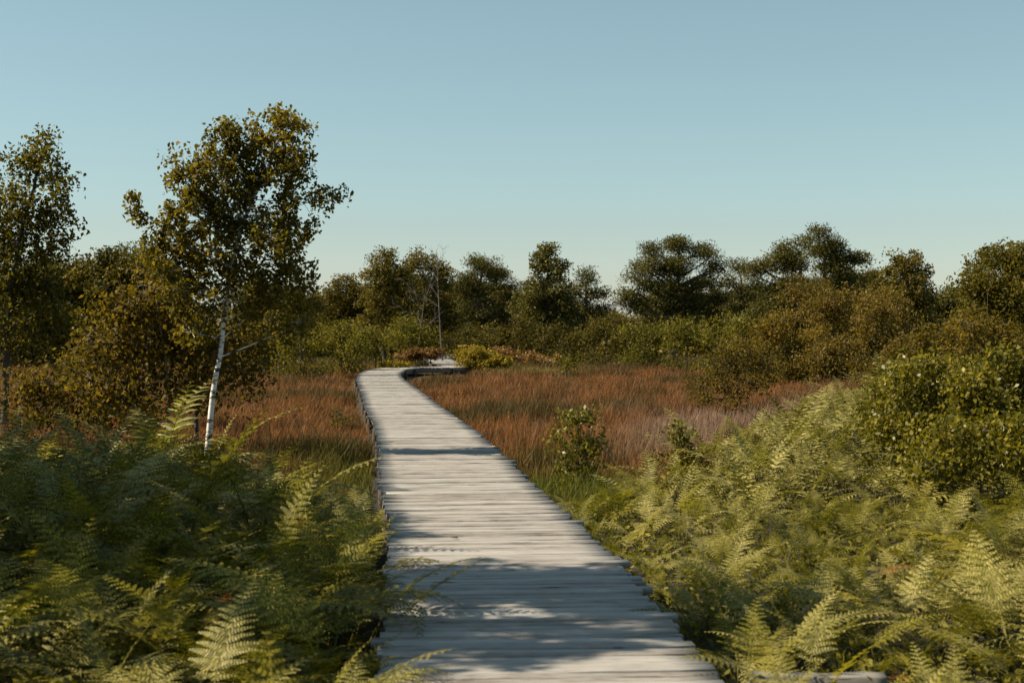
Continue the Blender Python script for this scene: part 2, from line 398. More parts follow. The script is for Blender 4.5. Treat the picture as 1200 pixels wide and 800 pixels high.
while s < stot - .2:
    wdt = random.choice((random.uniform(.07, .10), random.uniform(.085, .13))); c = path_at(s + wdt / 2); d = path_at(s + wdt / 2 + .2) - path_at(s + wdt / 2 - .2)
    d /= np.linalg.norm(d); a = random.gauss(0, .011); d = np.array([d[0] * math.cos(a) - d[1] * math.sin(a), d[0] * math.sin(a) + d[1] * math.cos(a)])
    hw = float(np.interp(c[1], [4, 14, 30, 45], [.78, .77, .74, .70]))
    ext = random.random()
    plank(acc, uvs, c, d, hw + random.gauss(0, .014) + (.05 if ext > .93 else 0), hw + random.gauss(0, .014) + (.05 if ext < .08 else 0), wdt - random.choice((.001, .003, .005, .007, .010, .014, .020)), .035, random.gauss(0, .0028), k)
    s += wdt; k += 1
V, Q = acc.get(); link('deck', quads_mesh('deck', V, Q, MAT['deck'], False, uv=np.concatenate(uvs)), bw)

def beam_mesh(name, P, w_, h_, mat):
    """square timber along points P (x, y, z top)"""
    P = np.asarray(P, float); n = len(P); T = np.gradient(P[:, :2], axis=0); T /= np.linalg.norm(T, axis=1)[:, None]
    Nn = np.stack([-T[:, 1], T[:, 0]], 1); V = []
    for (a, b) in ((-1, -h_), (-1, -.01), (-.85, 0), (.85, 0), (1, -.01), (1, -h_)):
        V.append(np.c_[P[:, :2] + Nn * a * w_ / 2, P[:, 2] + b])
    V = np.stack(V, 1).reshape(-1, 3); V += R.normal(0, .0015, V.shape); Q = []; UV = []; m = 6
    L_ = np.r_[0, np.cumsum(np.linalg.norm(np.diff(P, axis=0), axis=1))]
    for k in range(n - 1):
        for j in range(m):
            Q.append((k * m + j, k * m + (j + 1) % m, (k + 1) * m + (j + 1) % m, (k + 1) * m + j))
            UV += [(L_[k], j * .05), (L_[k], j * .05 + .05), (L_[k + 1], j * .05 + .05), (L_[k + 1], j * .05)]
    for b0 in (0, (n - 1) * m):
        Q.append((b0, b0 + 1, b0 + 4, b0 + 5)); Q.append((b0 + 1, b0 + 2, b0 + 3, b0 + 4)); UV += [(0, 0), (0, .05), (.1, .05), (.1, 0)] * 2
    return quads_mesh(name, V, Q, mat, uv=UV)
SS = np.arange(.5, stot - .5, .5)
for off in (-.62, .62):
    P = []
    for s in SS:
        c = path_at(s); d = path_at(s + .2) - path_at(s - .2); d /= np.linalg.norm(d)
        P.append((c[0] - d[1] * off, c[1] + d[0] * off, -.042))
    link('beam', beam_mesh('beam', P, .09, .15, MAT['beam']), bw)
post_acc = Acc()
def post_mesh():
    a = Acc(); a.tube([(0, 0, -.42), (0, 0, -.2), (0, 0, 0)], [.05, .052, .05], 8); V, Q = a.get()
    return quads_mesh('post', V, Q, MAT['dark_bark'], True)
pm = post_mesh()
for s in np.arange(1.0, stot - 1, 2.6):
    c = path_at(s); d = path_at(s + .2) - path_at(s - .2); d /= np.linalg.norm(d)
    for off in (-.74, .74):
        if c[1] > 4: link('post', pm, bw, (c[0] - d[1] * off, c[1] + d[0] * off, -.045))

# a dead leaf lying on the planks
V = [(0, 0, 0), (.018, .03, .01), (0, .075, .004), (-.02, .03, .012)]
fl = link('fallen_leaf', quads_mesh('fallen_leaf', np.array(V), [(0, 1, 2, 3)], MAT['deadleaf']), None, (-.4, 10.65, .012)); fl.rotation_euler = (0.05, .1, 2.2)
tag(fl, 'single dark curled dead leaf lying on the sunlit planks', 'leaf')

# pale timber under the ferns, bottom right
def xlog(x0, y0, x1, y1, z, w_, h_):
    n = 12; t_ = np.linspace(0, 1, n); P = np.c_[x0 + (x1 - x0) * t_, y0 + (y1 - y0) * t_, z + .004 * np.sin(t_ * 9)]
    return beam_mesh('timber', P, w_, h_, MAT['log'])
lg = link('timber_beam', xlog(1.15, 6.88, 1.8, 6.84, -.08, .10, .18))
tag(lg, 'pale weathered timber beam lying low beneath the ferns to the right of the boardwalk', 'beam')

# ------------------------------------------------------------------ bog grass (nobody could count the blades)
def fbm(x, y, seed=0):
    r = np.random.default_rng(100 + seed); v = 0; a = 1
    for k in range(5):
        f = .22 * 1.9 ** k; th = r.uniform(0, 2 * PI, 3); 
        for q in th: v = v + a * np.sin((x * np.cos(q) + y * np.sin(q)) * f * 2 * PI * .6 + r.uniform(0, 6.28)) / 3
        a *= .62
    return v

def blades(name, label, X, Yv, h, wd, tone, lean=.25, kind_cat='grass'):
    n = len(X); z = ground_z(X, Yv) - .02
    a = R.uniform(0, 2 * PI, n); ca, sa = np.cos(a), np.sin(a)
    la = R.normal(.08, lean, n) ; lb = R.normal(-.05, lean, n)
    w2 = wd / 2
    B = np.stack([X, Yv, z], 1); side = np.stack([ca * w2, sa * w2, 0 * ca], 1)
    mid = B + np.stack([la * h * .35, lb * h * .35, h * .6], 1); tip = B + np.stack([la * h, lb * h, h], 1)
    V = np.stack([B - side, B + side, mid + side * .8, mid - side * .8, tip + side * .15, tip - side * .15], 1).reshape(-1, 3)
    b = np.arange(n)[:, None] * 6
    Q = np.stack([b + np.array([[0, 1, 2, 3]]), b + np.array([[3, 2, 4, 5]])], 1)
    tn = np.repeat(tone[:, None, :], 6, axis=1).astype(float)
    o = link(name, quads_mesh(name, V, Q, MAT['grass'], tone=tn.reshape(-1, 3)))
    tag(o, label, kind_cat, kind='stuff'); return o

def tufted(n, y0, y1, xr=None, pw=1.0):
    """blade roots gathered into tufts, thinning with distance"""
    nt = n // 14
    u = R.uniform(0, 1, nt); yc = (y0 ** (1 - pw * .35) + u * (y1 ** (1 - pw * .35) - y0 ** (1 - pw * .35))) ** (1 / (1 - pw * .35))
    xc = R.uniform(-1, 1, nt) * (.40 * yc + 1.5) if xr is None else R.uniform(xr[0], xr[1], nt)
    X = np.repeat(xc, 14) + R.normal(0, .07, nt * 14) * (1 + np.repeat(yc, 14) * .02); Y = np.repeat(yc, 14) + R.normal(0, .07, nt * 14) * (1 + np.repeat(yc, 14) * .02)
    return X, Y, np.repeat(R.uniform(.7, 1.2, nt), 14), np.repeat(R.normal(0, 1, nt), 14)

RUST = np.array([.320, .120, .032]); TAN = np.array([.42, .25, .10]); DK = np.array([.060, .040, .018]); GRN = np.array([.13, .14, .016]); PUR = np.array([.38, .25, .175]); OLV = np.array([.075, .066, .018])
def mixc(A, B, t): t = np.clip(t, 0, 1)[:, None]; return A * (1 - t) + B * t
X, Yv, tuft, tr = tufted(430000, 11, 78)
dd = deck_dist(X, Yv); keep = (np.abs(dd) > .86) | (Yv > 52)
for (cx_, cy_) in CP[::12]:
    if cy_ > 44: keep &= (np.hypot(X - cx_, Yv - cy_) > .88)
# leave the bracken's ground to the bracken
keep &= ~((Yv < 13.2) & (dd < 0) & (dd > -1.9)) & ~((Yv < 15) & (dd < -1.9)) & ~((Yv < 17) & (dd < -3)) & ~((dd > 1.0) & (X > .9 + (Yv - 13.6) * .42) & (Yv < 25))
X, Yv, tuft, tr, dd = X[keep], Yv[keep], tuft[keep], tr[keep], dd[keep]
n1 = fbm(X, Yv, 1); n2 = fbm(X * 2.3, Yv * 2.3, 2); rnd = R.uniform(0, 1, len(X))
c = mixc(np.tile(RUST, (len(X), 1)), np.tile(TAN, (len(X), 1)), rnd ** 1.6 * .8 + .1 * tr)
c = mixc(c, np.tile(DK, (len(X), 1)), .65 * np.clip(n2, 0, 1) + .15 * np.clip(tr, 0, 2) + .4 * (rnd > .75))
c = mixc(c, np.tile(OLV, (len(X), 1)), np.clip(n1 * 1.3 - .2, 0, .85))
pal = np.clip(1.4 - np.hypot((X - .5) / 2.6, (Yv - 57) / 5), 0, 1); c = mixc(c, np.tile(np.array([.24, .19, .05]), (len(X), 1)), pal * .8)
far = np.clip((Yv - 58) / 8, 0, 1); c = mixc(c, np.tile(OLV * 1.3, (len(X), 1)), far * .8)
# greener where the boardwalk sheds its water, and close to the ferns
edge = np.clip(1.6 - (np.abs(dd) - .8) * .9, 0, 1) * np.clip((21 - Yv) / 5, 0, 1)
c = mixc(c, np.tile(GRN, (len(X), 1)), edge + .25 * n2 * (edge > 0))
pur = np.clip(1 - np.abs(X - 3.6 - (Yv - 23) * .1) / 2.4, 0, 1) * np.clip(1 - np.abs(Yv - 23.5) / 6.5, 0, 1)
pur = np.clip(pur * 2.2 + .3 * n1 * (pur > 0), 0, 1)
c = mixc(c, np.tile(PUR, (len(X), 1)), pur * .85)
c *= R.uniform(.5, .98, (len(X), 1))
h = (.36 + .10 * n1.clip(-1, 1)) * tuft * R.uniform(.55, 1.15, len(X))
near_deck = np.clip((np.abs(dd) - .8) / .9, 0, 1); h *= .62 + .38 * near_deck
h *= np.where((Yv > 46), .8, 1)
h *= np.where((Yv > 46) & (Yv < 56) & (X > -4.2) & (X < -1.6), .3, 1)
wd = .0045 + Yv * .00034
m1 = (pur < .5) & (edge < .5)
blades('rust_grass', 'rusty brown bog grass filling the flat bog on both sides of the boardwalk', X[m1], Yv[m1], h[m1], wd[m1], c[m1])
m2 = pur >= .5
blades('heath_grass', 'dusty mauve heath grass between the rusty bog and the ferns', X[m2], Yv[m2], h[m2] * 1.1, wd[m2] * .9, c[m2], .16)
m3 = (pur < .5) & (edge >= .5)
blades('green_grass', 'fresh green grass fringe growing along the boardwalk edges', X[m3], Yv[m3], h[m3] * 1.1, wd[m3], c[m3])

# ------------------------------------------------------------------ bracken
def frond(L=.6, W=.17, npin=17, hi=True, arch=1.0, stipe=.35, lean=.5):
    """one bracken frond in the xz plane: bare stalk, then an arching blade with paired, toothed pinnae"""
    n = 28; t_ = np.linspace(0, 1, n); ang = PI / 2 - lean * .35 - (t_ ** 1.15) * arch * 1.3
    step = L * (1 + stipe) / (n - 1); P = np.zeros((n, 3)); P[1:, 0] = np.cumsum(np.cos(ang[:-1]) * step); P[1:, 2] = np.cumsum(np.sin(ang[:-1]) * step)
    P[:, 1] = np.sin(t_ * 3) * .02 * L * R.normal()
    Vs = []; s0 = stipe / (1 + stipe)
    ts = s0 + (1 - s0) * (np.linspace(0, 1, npin) ** .9) * .985
    T = unit(np.gradient(P, axis=0))
    for k, q in enumerate(ts):
        b = np.array([np.interp(q, t_, P[:, i]) for i in range(3)]); tn = np.array([np.interp(q, t_, T[:, i]) for i in range(3)]); tn /= np.linalg.norm(tn)
        up = np.array([-tn[2], 0, tn[0]]); up = up * (1 if up[2] > 0 else -1)
        f = (q - s0) / (1 - s0); ln = W * (min(1, .45 + f * 4.5)) * (1 - f) ** .8 + .012
        for sgn in (-1, 1):
            ln2 = ln * R.uniform(.85, 1.1)
            out = unit(np.array([0, sgn, 0]) * 1.0 + tn * (.35 + .25 * f) + up * R.uniform(.02, .28))
            m = max(4, int(ln2 / .0145)) if hi else 3
            u = np.linspace(0, 1, m + 1)
            curl = -.28 * ln2 * u ** 2
            C = b + out * (u * ln2)[:, None] + np.array([0, 0, 1.]) * curl[:, None] + tn * (.10 * ln2 * u ** 2)[:, None]
            wd = ln2 * (.135 if hi else .11) * (1 - u) ** .75 + .003
            perp = unit(np.cross(np.cross(out, tn), out))
            if hi:
                for i in range(m):
                    for s2 in (-1, 1):
                        c0 = C[i]; c1 = C[i] + (C[i + 1] - C[i]) * .72; w_ = wd[i] * R.uniform(.85, 1.1)
                        e = perp * s2 * w_ + out * w_ * .35 - up * w_ * .12
                        Vs.append([c0, c0 + e * .85, c0 * .25 + c1 * .75 + e, c1])
            else:
                for i in range(m):
                    a0 = perp * wd[i]; a1 = perp * wd[i + 1] * .55
                    Vs.append([C[i] - a0, C[i] + a0, C[i + 1] + a1, C[i + 1] - a1])
    # stalk
    A = Acc(); V = np.array(Vs).reshape(-1, 3); A.add(V, np.arange(len(V)).reshape(-1, 4))
    r = np.linspace(.0045, .0012, n)[::3]
    A.tube(P[::3], r, 3)
    return A.get()

frond_specs = [(.50, .165, 14, .95, .75, .5), (.56, .175, 15, 1.25, .7, .8), (.44, .16, 13, .6, .8, .3), (.54, .155, 15, 1.5, .6, .9), (.38, .13, 12, 1.0, .9, .6), (.60, .19, 16, .8, .7, .7), (.46, .15, 13, .45, .7, .4), (.50, .17, 14, 1.65, .65, .6)]
FM = {}
for mk in ('fern', 'fern_pale', 'fern_yellow', 'fern_orange'):
    FM[mk] = []
for sp in frond_specs:
    V, Q = frond(sp[0], sp[1], sp[2], True, sp[3], sp[4], sp[5])
    for mk in FM: FM[mk].append(quads_mesh('frond', V, Q, MAT[mk]))
LO = [frond(sp[0], sp[1], max(12, sp[2] - 4), False, sp[3], sp[4], sp[5]) for sp in frond_specs]

def rotz(V, a): c_, s_ = math.cos(a), math.sin(a); return V @ np.array([[c_, s_, 0], [-s_, c_, 0], [0, 0, 1]])
def fern_geo(nf=9):
    A = Acc()
    for k in range(nf):
        V, Q = LO[R.integers(len(LO))]; tilt = R.uniform(-.1, .45); c_, s_ = math.cos(tilt), math.sin(tilt)
        V = V @ np.array([[c_, 0, -s_], [0, 1, 0], [s_, 0, c_]])
        V = rotz(V * R.uniform(.62, 1.15), k / nf * 2 * PI + R.normal(0, .35)); A.add(V + np.array([R.normal(0, .05), R.normal(0, .05), 0]), Q)
    return A.get()
def fern_geo_hi(nf=10):
    A = Acc()
    for k in range(nf):
        me = FM['fern'][R.integers(len(frond_specs))]
        V = np.empty(len(me.vertices) * 3, np.float32); me.vertices.foreach_get('co', V); V = V.reshape(-1, 3).astype(float)
        Q = np.empty(len(me.polygons) * 4, np.int32); me.loops.foreach_get('vertex_index', Q); Q = Q.reshape(-1, 4)
        tilt = R.uniform(-.1, .45); c_, s_ = math.cos(tilt), math.sin(tilt)
        V = V @ np.array([[c_, 0, -s_], [0, 1, 0], [s_, 0, c_]])
        V = rotz(V * R.uniform(.62, 1.15), k / nf * 2 * PI + R.normal(0, .35)); A.add(V + np.array([R.normal(0, .05), R.normal(0, .05), 0]), Q)
    return A.get()
MIDV = [fern_geo_hi() for _ in range(5)]
MID = {mk: [quads_mesh('fern', V, Q, MAT[mk]) for V, Q in MIDV] for mk in ('fern', 'fern_pale')}

# where bracken stands: (x, y, height factor)
spots = []
def try_add(x, y, hf, mind):
    for (a, b, *_) in spots[-4000:]:
        if (a - x) ** 2 + (b - y) ** 2 < mind * mind: return
    spots.append((x, y, hf))
cand = []
for _ in range(22000):
    y = 3.6 + 21.5 * random.random() ** .85
    x = random.uniform(-1, 1) * (.38 * y + 1.6)
    cand.append((x, y))
for (x, y) in cand:
    d = float(deck_dist(x, y)); hf = None
    if d < 0:
        if d > -.93: continue
        lim = 13.4 if d > -1.9 else (15.0 if d > -2.8 else 17.4)
        if y > lim: continue
        hf = .80 + .25 * min(1, (-d - 1.0) / .9)
        if y > 11 and d > -2.6: hf *= max(.6, 1 - (y - 11) * .08)
        elif d < -2.6: hf *= 1.04
        if y < 5.8: hf *= .84
    else:
        if d < (.95 if y < 8.6 else .93): continue
        xb = .75 + max(0, y - 13.6) * .42
        if y > 24.5 or (y > 13.6 and x < xb): continue
        hf = .52 + .28 * min(1, (d - 1.0) / 1.6)
        if y < 8.6: hf = max(hf, .74) + .06
        # the glossy shrub's own ground
        if x > 4.6 and 13.6 < y < 14.8: continue
    nn = float(fbm(np.array([x * 2.2]), np.array([y * 1.6]), 9)[0]); hf *= 1 + .18 * max(-1, min(1, nn))
    if nn < -.75 and random.random() < .6: continue
    try_add(x, y, hf * random.choice((random.uniform(.62, .85), random.uniform(.9, 1.25))), .31 if y < 10 else .35)
def showy(p): return p[1] + abs(p[0]) * .05
try_add(-.92, 6.4, .8, .1)
spots.sort(key=showy)
inview = [p for p in spots if abs(p[0]) < .37 * p[1] + .45 and p[1] > 3.9]
rest = [p for p in spots if p not in inview]
THINGS = inview[:290]; MASS = inview[290:] + rest

def zone(x, y):
    if x < float(deck_dist(0, 0)) * 0 - 0 and float(deck_dist(x, y)) < 0:
        if y < 6.2: return 'nl'
        if y < 9.5: return 'ml'
        return 'fl'
    if y < 8.0: return 'nr'
    if y < 11.5: return 'mr'
    return 'fr'
ZL = {'nl': ('pale green fern in the bottom left patch, level with the lowest planks in view', 'ferns in the bottom left patch'),
      'ml': ('dark green fern in the shaded band left of the boardwalk, beside the dappled planks', 'ferns beside the dappled planks on the left'),
      'fl': ('green fern on the left between the birch foot and the dappled planks', 'ferns below the white birch'),
      'nr': ('tall green fern in the bottom right patch, beside the shadow on the planks', 'ferns in the bottom right patch'),
      'mr': ('sunlit green fern in the middle of the bracken bank right of the boardwalk', 'ferns in the middle of the right bank'),
      'fr': ('yellowish green fern on the right near the two saplings and the heath grass', 'ferns at the upper edge of the right bank')}
n_orange = 0
def make_fern(x, y, hf, parts):
    z = float(ground_z(x, y)) - .02; zk = zone(x, y); lab, grp = ZL[zk]
    pale = (random.random() < (.6 if zk in ('nl', 'fr', 'mr') else .35))
    mk = 'fern_pale' if pale else 'fern'
    sc = (1.12 if x < 0 else 1.02) * hf * (1 if y > 6 else .9) * random.uniform(.85, 1.15)
    rz = random.uniform(0, 2 * PI)
    if parts:
        o = thing('fern', lab, 'fern', (x, y, z), grp); o.rotation_euler = (0, 0, rz); o.scale = (sc,) * 3
        nf = random.choice((8, 9, 10, 11)); 
        for k in range(nf):
            m2 = mk
            q = random.random()
            if q < .035: m2 = 'fern_yellow'
            elif q < .038: m2 = 'fern_orange'
            f = link('frond', FM[m2][random.randrange(len(frond_specs))], o, (random.gauss(0, .05), random.gauss(0, .05), 0))
            if m2 == 'fern_orange': f['label'] = 'dying orange frond'
            if m2 == 'fern_yellow': f['label'] = 'yellowing frond'
            s_ = random.uniform(.6, 1.15); f.scale = (s_,) * 3
            f.rotation_euler = (random.gauss(0, .12), random.uniform(-.05, .5), k / nf * 2 * PI + random.gauss(0, .35))
    else:
        o = link('fern', MID[mk][random.randrange(5)], None, (x, y, z)); o.rotation_euler = (0, 0, rz); o.scale = (sc,) * 3
        tag(o, lab, 'fern', grp)
    return o
for i, (x, y, hf) in enumerate(THINGS): make_fern(x, y, hf, y < 10.5)
A = Acc()
for (x, y, hf) in MASS:
    V, Q = fern_geo(9); sc = 1.18 * hf * R.uniform(.85, 1.15); V = rotz(V * sc, R.uniform(0, 6.28))
    A.add(V + np.array([x, y, float(ground_z(x, y)) - .02]), Q)
V, Q = A.get()
tag(link('bracken', quads_mesh('bracken', V, Q, MAT['fern_pale'])), 'bank of pale green bracken stretching up to the shrubs on the right', 'bracken', kind='stuff')

# low greenery and litter between the bracken stalks
sp = np.array([(a, b) for a, b, c_ in spots]); ii = R.integers(0, len(sp), 60000)
Xg = sp[ii, 0] + R.normal(0, .2, len(ii)); Yg = sp[ii, 1] + R.normal(0, .2, len(ii)); kk = np.abs(deck_dist(Xg, Yg)) > .9
Xg, Yg = Xg[kk], Yg[kk]; Zg = ground_z(Xg, Yg) + np.abs(R.normal(0, .11, len(Xg)))
V, Q = leaves(np.stack([Xg, Yg, Zg], 1), .055, .5)
tag(link('ground_cover', quads_mesh('ground_cover', V, Q, MAT['fern'])), 'low tangled greenery between the bracken stalks', 'ground cover', kind='stuff')

# ------------------------------------------------------------------ the near trees on the left
photo_tree('birch_tree', 'slender white barked birch with dense green and gold crown, leaning slightly right beside the ferns', 'tree', 18.0,
    [(240, 560), (243, 515), (252, 450), (260, 395), (266, 345), (272, 305), (283, 268), (300, 225), (322, 175), (335, 140)],
    [(330, 150, 40, 26, 1.1), (290, 160, 34, 28, 1), (255, 168, 28, 32, 1), (225, 205, 30, 34, 1.1), (268, 205, 42, 36, 1.2), (318, 195, 44, 32, 1.2), (352, 190, 24, 26, .9),
     (376, 232, 22, 16, .9), (345, 235, 32, 26, .9), (290, 245, 50, 34, 1.2), (235, 250, 40, 34, 1.2), (205, 265, 30, 30, .8), (168, 245, 18, 24, .5), (182, 285, 26, 28, .8),
     (318, 285, 44, 30, 1.1), (350, 275, 22, 26, 1), (345, 318, 30, 28, 1.2), (300, 325, 36, 26, 1.1), (252, 295, 40, 32, 1.1), (215, 315, 36, 30, 1), (240, 345, 44, 26, .8), (325, 350, 36, 24, .9), (290, 372, 40, 22, .6), (228, 385, 36, 22, .6), (345, 378, 24, 24, .7), (395, 225, 10, 10, .5), (152, 235, 10, 12, .4)],
    'birch', 'white_bark', style='hang', lsize=.06, nleaf=38, clr=.105, r0=.043, limb_r=.4, ncf=1.0, depth=.9)
photo_tree('birch_tree', 'loose dark birch at the left picture edge, taller than the bushes around it', 'tree', 24.0,
    [(2, 560), (5, 500), (8, 430), (10, 360), (18, 300), (30, 240), (48, 190), (55, 155)],
    [(52, 170, 20, 26, .7), (30, 195, 34, 26, .8), (70, 205, 26, 24, .7), (15, 235, 44, 30, .9), (60, 245, 34, 30, .8), (-25, 270, 40, 40, 1), (20, 285, 46, 34, 1.1), (65, 290, 26, 26, .7),
     (0, 330, 50, 32, 1), (48, 335, 34, 30, .9), (15, 375, 52, 30, .7), (60, 385, 34, 28, .6), (-20, 400, 40, 40, .8)],
    'birch', 'dark_bark', style='hang', lsize=.075, nleaf=36, clr=.16, r0=.075, limb_r=.45, ncf=1.2, depth=.9)
photo_tree('birch_sapling', 'thin pale birch sapling with sparse golden brown leaves left of the white birch', 'tree', 18.8,
    [(195, 540), (197, 490), (198, 450), (192, 400), (186, 350), (180, 320)],
    [(185, 335, 40, 26, .6), (150, 360, 40, 28, .6), (215, 375, 40, 30, .6), (120, 400, 44, 30, .6), (175, 405, 46, 30, .7), (235, 415, 36, 30, .5), (110, 445, 46, 28, .5), (165, 450, 46, 26, .5), (225, 460, 36, 24, .4)],
    'golden', 'pale_bark', style='hang', lsize=.072, nleaf=24, clr=.2, r0=.024, limb_r=.5, ncf=2.2, depth=.8)
photo_tree('birch_sapling', 'low branching golden sapling between the white birch and the rusty grass', 'tree', 19.4,
    [(228, 545), (230, 480), (236, 430), (250, 400)],
    [(262, 400, 34, 30, .6), (292, 390, 34, 28, .55), (235, 440, 34, 26, .4), (278, 440, 34, 30, .4), (225, 400, 30, 26, .5), (305, 425, 22, 22, .3)],
    'golden', 'dark_bark', style='hang', lsize=.068, nleaf=24, clr=.2, r0=.04, limb_r=.45, ncf=2.0, depth=.8)
photo_tree('willow_bush', 'golden leaved bush filling the gap between the left edge birch and the sapling', 'bush', 20.5,
    [(90, 530), (90, 480), (88, 440)],
    [(95, 430, 40, 30, .7), (60, 450, 36, 28, .7), (130, 470, 38, 24, .7), (40, 480, 36, 22, .6), (95, 488, 44, 18, .7), (170, 485, 36, 18, .6), (20, 455, 26, 22, .5)],
    'golden', 'dark_bark', parts=('stems', 'foliage'), lsize=.07, nleaf=26, clr=.2, r0=.03, limb_r=.5, ncf=2.0)
# trees outside the left edge of the picture whose shade lies on the planks and ferns
def off_tree(x, y, H, label, sc=1.0, lean=.2, n=1.0):
    z = float(ground_z(x, y)); bl = []
    for k in range(11):
        a = R.uniform(0, 2 * PI); hh = H * (.5 + .5 * (k + .5) / 11); rr = (1.25 - .8 * (hh / H - .5) * 2) * sc
        bl.append((math.cos(a) * rr * .55 + lean * hh / H, math.sin(a) * rr * .55, hh, rr * .62, rr * .62, H * .085, 12 * n))
    w_, c_ = tree_meshes('birch_tree', [(0, 0, -.05), (.03, 0, H * .4), (lean * .6, .05, H * .7), (lean, 0, H * .97)], bl, MAT['birch'], MAT['white_bark'], style='hang', lsize=.08, nleaf=60, clr=.13, r0=.07)
    t_ = thing('birch_tree', label, 'tree', (x, y, z)); link('trunk', w_, t_); link('crown', c_, t_)
off_tree(-5.2, 8.15, 7.2, 'birch just outside the left edge whose crown shades the nearest planks', 1.35, .2, 4.0)
off_tree(-5.3, 6.95, 6.6, 'birch outside the left edge, nearest of all to the camera', .9, .1, 1.3)
off_tree(-8.0, 10.9, 6.9, 'birch outside the left edge whose crown shades the dark ferns', 1.8, .1, 8.0)
off_tree(-8.4, 13.6, 6.6, 'birch outside the left edge standing behind the shaded ferns', 1.8, .0, 7.0)
off_tree(-9.0, 16.6, 6.0, 'birch outside the left edge, the farthest of the row', 1.5, .0, 3.5)
off_tree(-6.0, 10.0, 4.6, 'small birch outside the left edge, the lowest of the row', 1.2, .0, 5.0)
off_tree(-7.0, 12.4, 4.6, 'bushy young birch outside the left edge, between the tall ones', 1.4, .0, 5.0)

# ------------------------------------------------------------------ saplings and shrubs near the bog's edge
photo_tree('alder_sapling', 'dark leafy young sapling rising from the green grass right of the boardwalk', 'sapling', 15.8,
    [(678, 610), (680, 570), (678, 530), (682, 490)],
    [(678, 492, 22, 14, .8), (690, 515, 20, 16, .9), (662, 520, 16, 14, .6), (680, 545, 24, 14, .7), (655, 500, 10, 12, .4), (695, 568, 24, 12, .8), (662, 572, 18, 12, .7), (680, 592, 26, 10, .8)],
    'glossy', 'dark_bark', parts=('stems', 'foliage'), lsize=.05, nleaf=24, clr=.10, r0=.012, limb_r=.5, ncf=2.6)
photo_tree('alder_sapling', 'narrow green sapling at the edge of the mauve grass, right of the dark one', 'sapling', 16.5,
    [(808, 590), (806, 550), (798, 515), (790, 495)],
    [(790, 497, 9, 10, .5), (796, 515, 12, 12, .7), (805, 535, 14, 12, .8), (812, 555, 18, 10, .8), (772, 540, 14, 10, .4), (830, 548, 14, 9, .4)],
    'glossy', 'dark_bark', parts=('stems', 'foliage'), lsize=.05, nleaf=24, clr=.10, r0=.01, limb_r=.5, ncf=3.4)
photo_tree('alder_sapling', 'small thin olive sapling in the rusty grass left of the boardwalk', 'sapling', 24.0,
    [(402, 528), (402, 505), (400, 485)], [(400, 486, 14, 12, .7), (388, 500, 12, 10, .5), (413, 500, 12, 10, .5), (402, 515, 16, 10, .6)],
    'birch', 'dark_bark', parts=('stems', 'foliage'), lsize=.045, nleaf=14, clr=.1, r0=.01, limb_r=.5, ncf=3.0)
photo_tree('willow_bush', 'rounded golden green bush where the mauve grass meets the ferns', 'bush', 27.0,
    [(850, 490), (850, 465), (850, 445)],
    [(845, 432, 30, 22, 1), (870, 415, 30, 22, 1), (825, 455, 22, 16, .8), (868, 450, 30, 18, 1), (850, 468, 34, 10, .8), (895, 430, 24, 24, 1)],
    'golden', 'dark_bark', parts=('stems', 'foliage'), lsize=.055, nleaf=30, clr=.16, r0=.02, limb_r=.5, ncf=2.2)
def shrub(label, Y, cx_, cy_, rx, ry, mat='glossy', n=1.0, ls=.052):
    bl = []
    for k in range(20):
        a = R.uniform(0, 2 * PI); q = R.uniform(.1, 1.05) ** .6
        bl.append((cx_ + math.cos(a) * rx * q, cy_ + math.sin(a) * ry * q, rx * R.uniform(.2, .36), ry * R.uniform(.2, .36), n, R.uniform(-1.1, 1.1)))
    gy_ = HOR + (CAMZ - float(ground_z((cx_ - 600) / F * Y, Y))) / Y * F
    return photo_tree('bog_myrtle_bush', label, 'bush', Y, [(cx_, gy_), (cx_, gy_ - (gy_ - cy_) * .5), (cx_, cy_)], bl, mat, 'dark_bark', parts=('stems', 'foliage'), lsize=ls, nleaf=26, clr=.13, r0=.022, limb_r=.5, ncf=1.7)
shrub('large glossy leaved bush in front of the right hand fern bank', 14.2, 1105, 492, 70, 74, n=1.1)
shrub('glossy leaved bush cut by the right picture edge below the tall trees', 13.6, 1195, 480, 70, 80, n=1.1)
shrub('wide low glossy bush reaching from the fern bank to the right edge', 12.9, 1150, 530, 80, 34, n=.9)
shrub('leafy yellow green bush on the crest of the fern bank', 16.5, 1060, 475, 46, 44, n=.9)
shrub('yellowish bush behind the large glossy one at the right edge', 17.5, 1165, 415, 60, 50, 'golden', 1.0, .045)
shrub('small thin twiggy bush between the fern bank and the glossy bush', 18.5, 1045, 450, 40, 32, 'golden', .6, .04)

# ------------------------------------------------------------------ treeline
G = 'trees closing off the bog'
def far(name, label, cat, Y, base, bl, leaf, bark, **kw):
    kw['ncf'] *= 1.35; kw['nleaf'] = int(kw['nleaf'] * 1.35); bl = [(q_[0], q_[1] - 3, q_[2] * 1.12, q_[3] * 1.12) + tuple(q_[4:]) for q_ in bl]; kw['clr'] *= .86
    return photo_tree(name, label, cat, Y, base, bl, leaf, bark, group=None, **kw)
